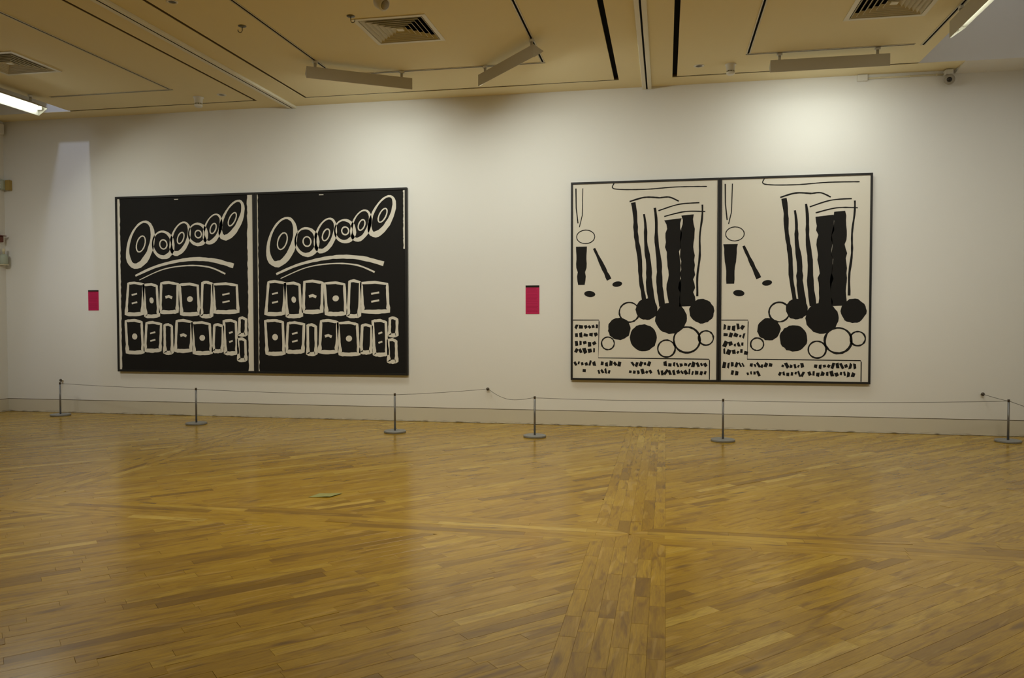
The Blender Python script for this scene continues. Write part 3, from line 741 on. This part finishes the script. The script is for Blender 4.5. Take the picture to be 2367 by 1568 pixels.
def detector(x, y, label, s=1.0):
    t = thing('smoke_detector', label, 'smoke detector', (x, y, ZC), 0, 'drum-shaped smoke detectors')
    MB().lathe([(0, 0.0003), (0.070*s, 0.0003), (0.070*s, 0.012*s), (0.058*s, 0.016*s), (0.052*s, 0.085*s), (0, 0.085*s)], rot=RXpi, n=28).build('base', M['white'], t)
    MB().lathe([(0, 0.0851*s), (0.046*s, 0.0851*s), (0.046*s, 0.103*s), (0, 0.103*s)], rot=RXpi, n=28).build('grille', M['gap'], t)
    b = MB()
    for k in range(16):
        a = 2*math.pi*k/16; c_, s_ = math.cos(a)*0.050*s, math.sin(a)*0.050*s
        b.box(c_-0.003*s, c_+0.003*s, s_-0.003*s, s_+0.003*s, -0.1029*s, -0.0852*s)
    b.build('ribs', M['cream'], t)
    MB().lathe([(0, 0.1031*s), (0.054*s, 0.1031*s), (0.054*s, 0.122*s), (0.045*s, 0.134*s), (0, 0.136*s)], rot=RXpi, n=28).build('cap', M['white'], t)
detector(-6.318, -0.690, 'cream drum-shaped smoke detector in the left ceiling bay', 1.0)
detector(0.752, -0.765, 'cream drum-shaped smoke detector in the right ceiling bay', 0.92)
t = thing('ceiling_sensor', 'white rounded sensor hanging at the top edge above the middle air diffuser', 'sensor', (-2.60, -3.62, ZC))
MB().lathe([(0, 0.0003), (0.055, 0.0003), (0.055, 0.015), (0.02, 0.02), (0.02, 0.06), (0, 0.06)], rot=RXpi, n=24).build('mount', M['white'], t)
R_ = Matrix.Rotation(math.radians(125), 3, 'Y') @ Matrix.Rotation(math.radians(20), 3, 'X')
MB().lathe([(0, -0.05), (0.05, -0.045), (0.062, -0.02), (0.062, 0.06), (0.055, 0.068), (0, 0.068)], axis_o=(0, 0, -0.105), rot=R_, n=28).build('body', M['white'], t)
MB().lathe([(0, 0.0681), (0.045, 0.0681), (0.04, 0.078), (0, 0.080)], axis_o=(0, 0, -0.105), rot=R_, n=28).build('lens', M['camgrey'], t)

# ------------------------------------------------------------------ security camera, conduit, junction box
t = thing('security_camera', 'small grey security camera under the ceiling at the upper right', 'security camera', (3.385, 0, 4.43))
MB().box(-0.045, 0.045, -0.09, -0.0006, -0.005, 0.055, 0.004).build('bracket', M['white'], t)
dv = (Vector((0, -DIST, CAMZ))-Vector((3.385, -0.08, 4.36))).normalized()
R_ = dv.to_track_quat('Z', 'Y').to_matrix()
MB().lathe([(0, -0.055), (0.04, -0.05), (0.058, -0.025), (0.062, 0.02), (0.058, 0.05), (0.048, 0.055), (0, 0.055)], axis_o=(0, -0.085, -0.068), rot=R_, n=28).build('housing', M['camgrey'], t)
MB().lathe([(0, 0.0551), (0.030, 0.0551), (0.028, 0.063), (0, 0.065)], axis_o=(0, -0.085, -0.068), rot=R_, n=24).build('lens', M['lens'], t)
t = thing('junction_box', 'white cable junction box at the left end of the conduit', 'junction box', (2.403, 0, 4.412))
MB().box(-0.060, 0.060, -0.045, -0.0006, 0.0, 0.080, 0.004).build('body', M['white'], t)
MB().box(-0.054, 0.054, -0.049, -0.0452, 0.006, 0.074, 0.001).build('lid', M['white'], t)
t = thing('cable_conduit', 'thin cream conduit between the junction box and the security camera', 'conduit', (0, 0, 0))
MB().tube([(2.4635, -0.016, 4.447), (2.9, -0.016, 4.447), (3.3395, -0.016, 4.447)], 0.011, 10).build('pipe', M['cream'], t)
for x in (2.62, 2.95, 3.26):
    MB().box(x-0.008, x+0.008, -0.029, -0.0006, 4.4345, 4.4605, 0.002).build('clip', M['cream'], t)

# ------------------------------------------------------------------ fittings in the left corner
t = thing('alarm_box', 'white box high on the left wall under the ceiling', 'box', (XL, -0.12, 4.285))
MB().box(0.0006, 0.075, -0.10, 0.07, 0, 0.165, 0.012).build('case', M['white'], t)
g = MB()
for k in range(4): g.box(0.010, 0.066, -0.1035, -0.1002, 0.03+0.028*k, 0.036+0.028*k)
g.build('slots', M['camgrey'], t)
t = thing('motion_sensor', 'rounded white sensor on a yellow back box in the left corner', 'sensor', (XL, -0.03, 3.435))
MB().box(0.07, 0.145, -0.028, 0.029, 0, 0.155, 0.003).build('back_box', M['yellow'], t)
MB().box(0.0006, 0.0698, -0.085, 0.029, 0.0, 0.158, 0.018).build('case', M['mint'], t)
g = MB()
for k in range(5): g.box(0.014, 0.056, -0.0875, -0.0852, 0.03+0.024*k, 0.034+0.024*k)
g.build('lens_ribs', M['white'], t)
t = thing('wall_bracket', 'small red-brown bracket low on the left corner above the canister', 'bracket', (XL, -0.12, 2.63))
MB().box(0.0006, 0.040, -0.05, 0.05, 0, 0.09, 0.006).build('block', M['red'], t)
MB().box(0.0006, 0.085, -0.04, 0.06, 0.0902, 0.102, 0.003).build('flange', M['red'], t)
t = thing('wall_canister', 'pale green canister with a nozzle on the left wall', 'canister', (XL+0.062, -0.10, 2.29))
MB().lathe([(0, 0.0), (0.050, 0.0), (0.056, 0.012), (0.056, 0.12), (0.045, 0.145), (0.018, 0.155), (0, 0.155)], n=28).build('body', M['mint'], t)
MB().lathe([(0, 0.1551), (0.016, 0.1551), (0.016, 0.19), (0.022, 0.195), (0.022, 0.235), (0.010, 0.245), (0, 0.245)], n=20).build('nozzle', M['cream'], t)
MB().box(-0.0612, 0.045, -0.05, 0.05, -0.014, -0.0003, 0.002).build('shelf', M['cream'], t)

# ------------------------------------------------------------------ scrap of green paper on the floor
b = MB(); nx_, ny_ = 14, 6
o0, e1, e2 = Vector((-2.875, -4.64)), Vector((0.175, 0.03)), Vector((0.03, 0.150))
vs_ = []
for lay_ in (0, 1):
    for j in range(ny_+1):
        for i in range(nx_+1):
            u, v = i/nx_, j/ny_
            p = o0 + e1*u + e2*v
            z = 0.0022 + 0.010*max(0, u-0.30)*max(0, 1-v*1.4)*math.sin(max(0, (u-0.3)/0.7)*math.pi) + 0.016*max(0, u-0.55)**1.5 + 0.0008*lay_
            vs_.append((p.x + (0.02*v if u > 0.9 else 0), p.y, z))
fs_ = []
st = (nx_+1)*(ny_+1); idx = lambda i, j, l: l*st + j*(nx_+1) + i
for j in range(ny_):
    for i in range(nx_):
        fs_.append([idx(i, j, 1), idx(i+1, j, 1), idx(i+1, j+1, 1), idx(i, j+1, 1)]); fs_.append([idx(i, j, 0), idx(i, j+1, 0), idx(i+1, j+1, 0), idx(i+1, j, 0)])
for i in range(nx_):
    fs_.append([idx(i, 0, 0), idx(i+1, 0, 0), idx(i+1, 0, 1), idx(i, 0, 1)]); fs_.append([idx(i, ny_, 1), idx(i+1, ny_, 1), idx(i+1, ny_, 0), idx(i, ny_, 0)])
for j in range(ny_):
    fs_.append([idx(0, j, 1), idx(0, j+1, 1), idx(0, j+1, 0), idx(0, j, 0)]); fs_.append([idx(nx_, j, 0), idx(nx_, j+1, 0), idx(nx_, j+1, 1), idx(nx_, j, 1)])
b.raw(vs_, fs_, True)
tag(b.build('paper_scrap', M['paper']), 'scrap of green paper lying curled on the floor below the dark diptych', 'paper')
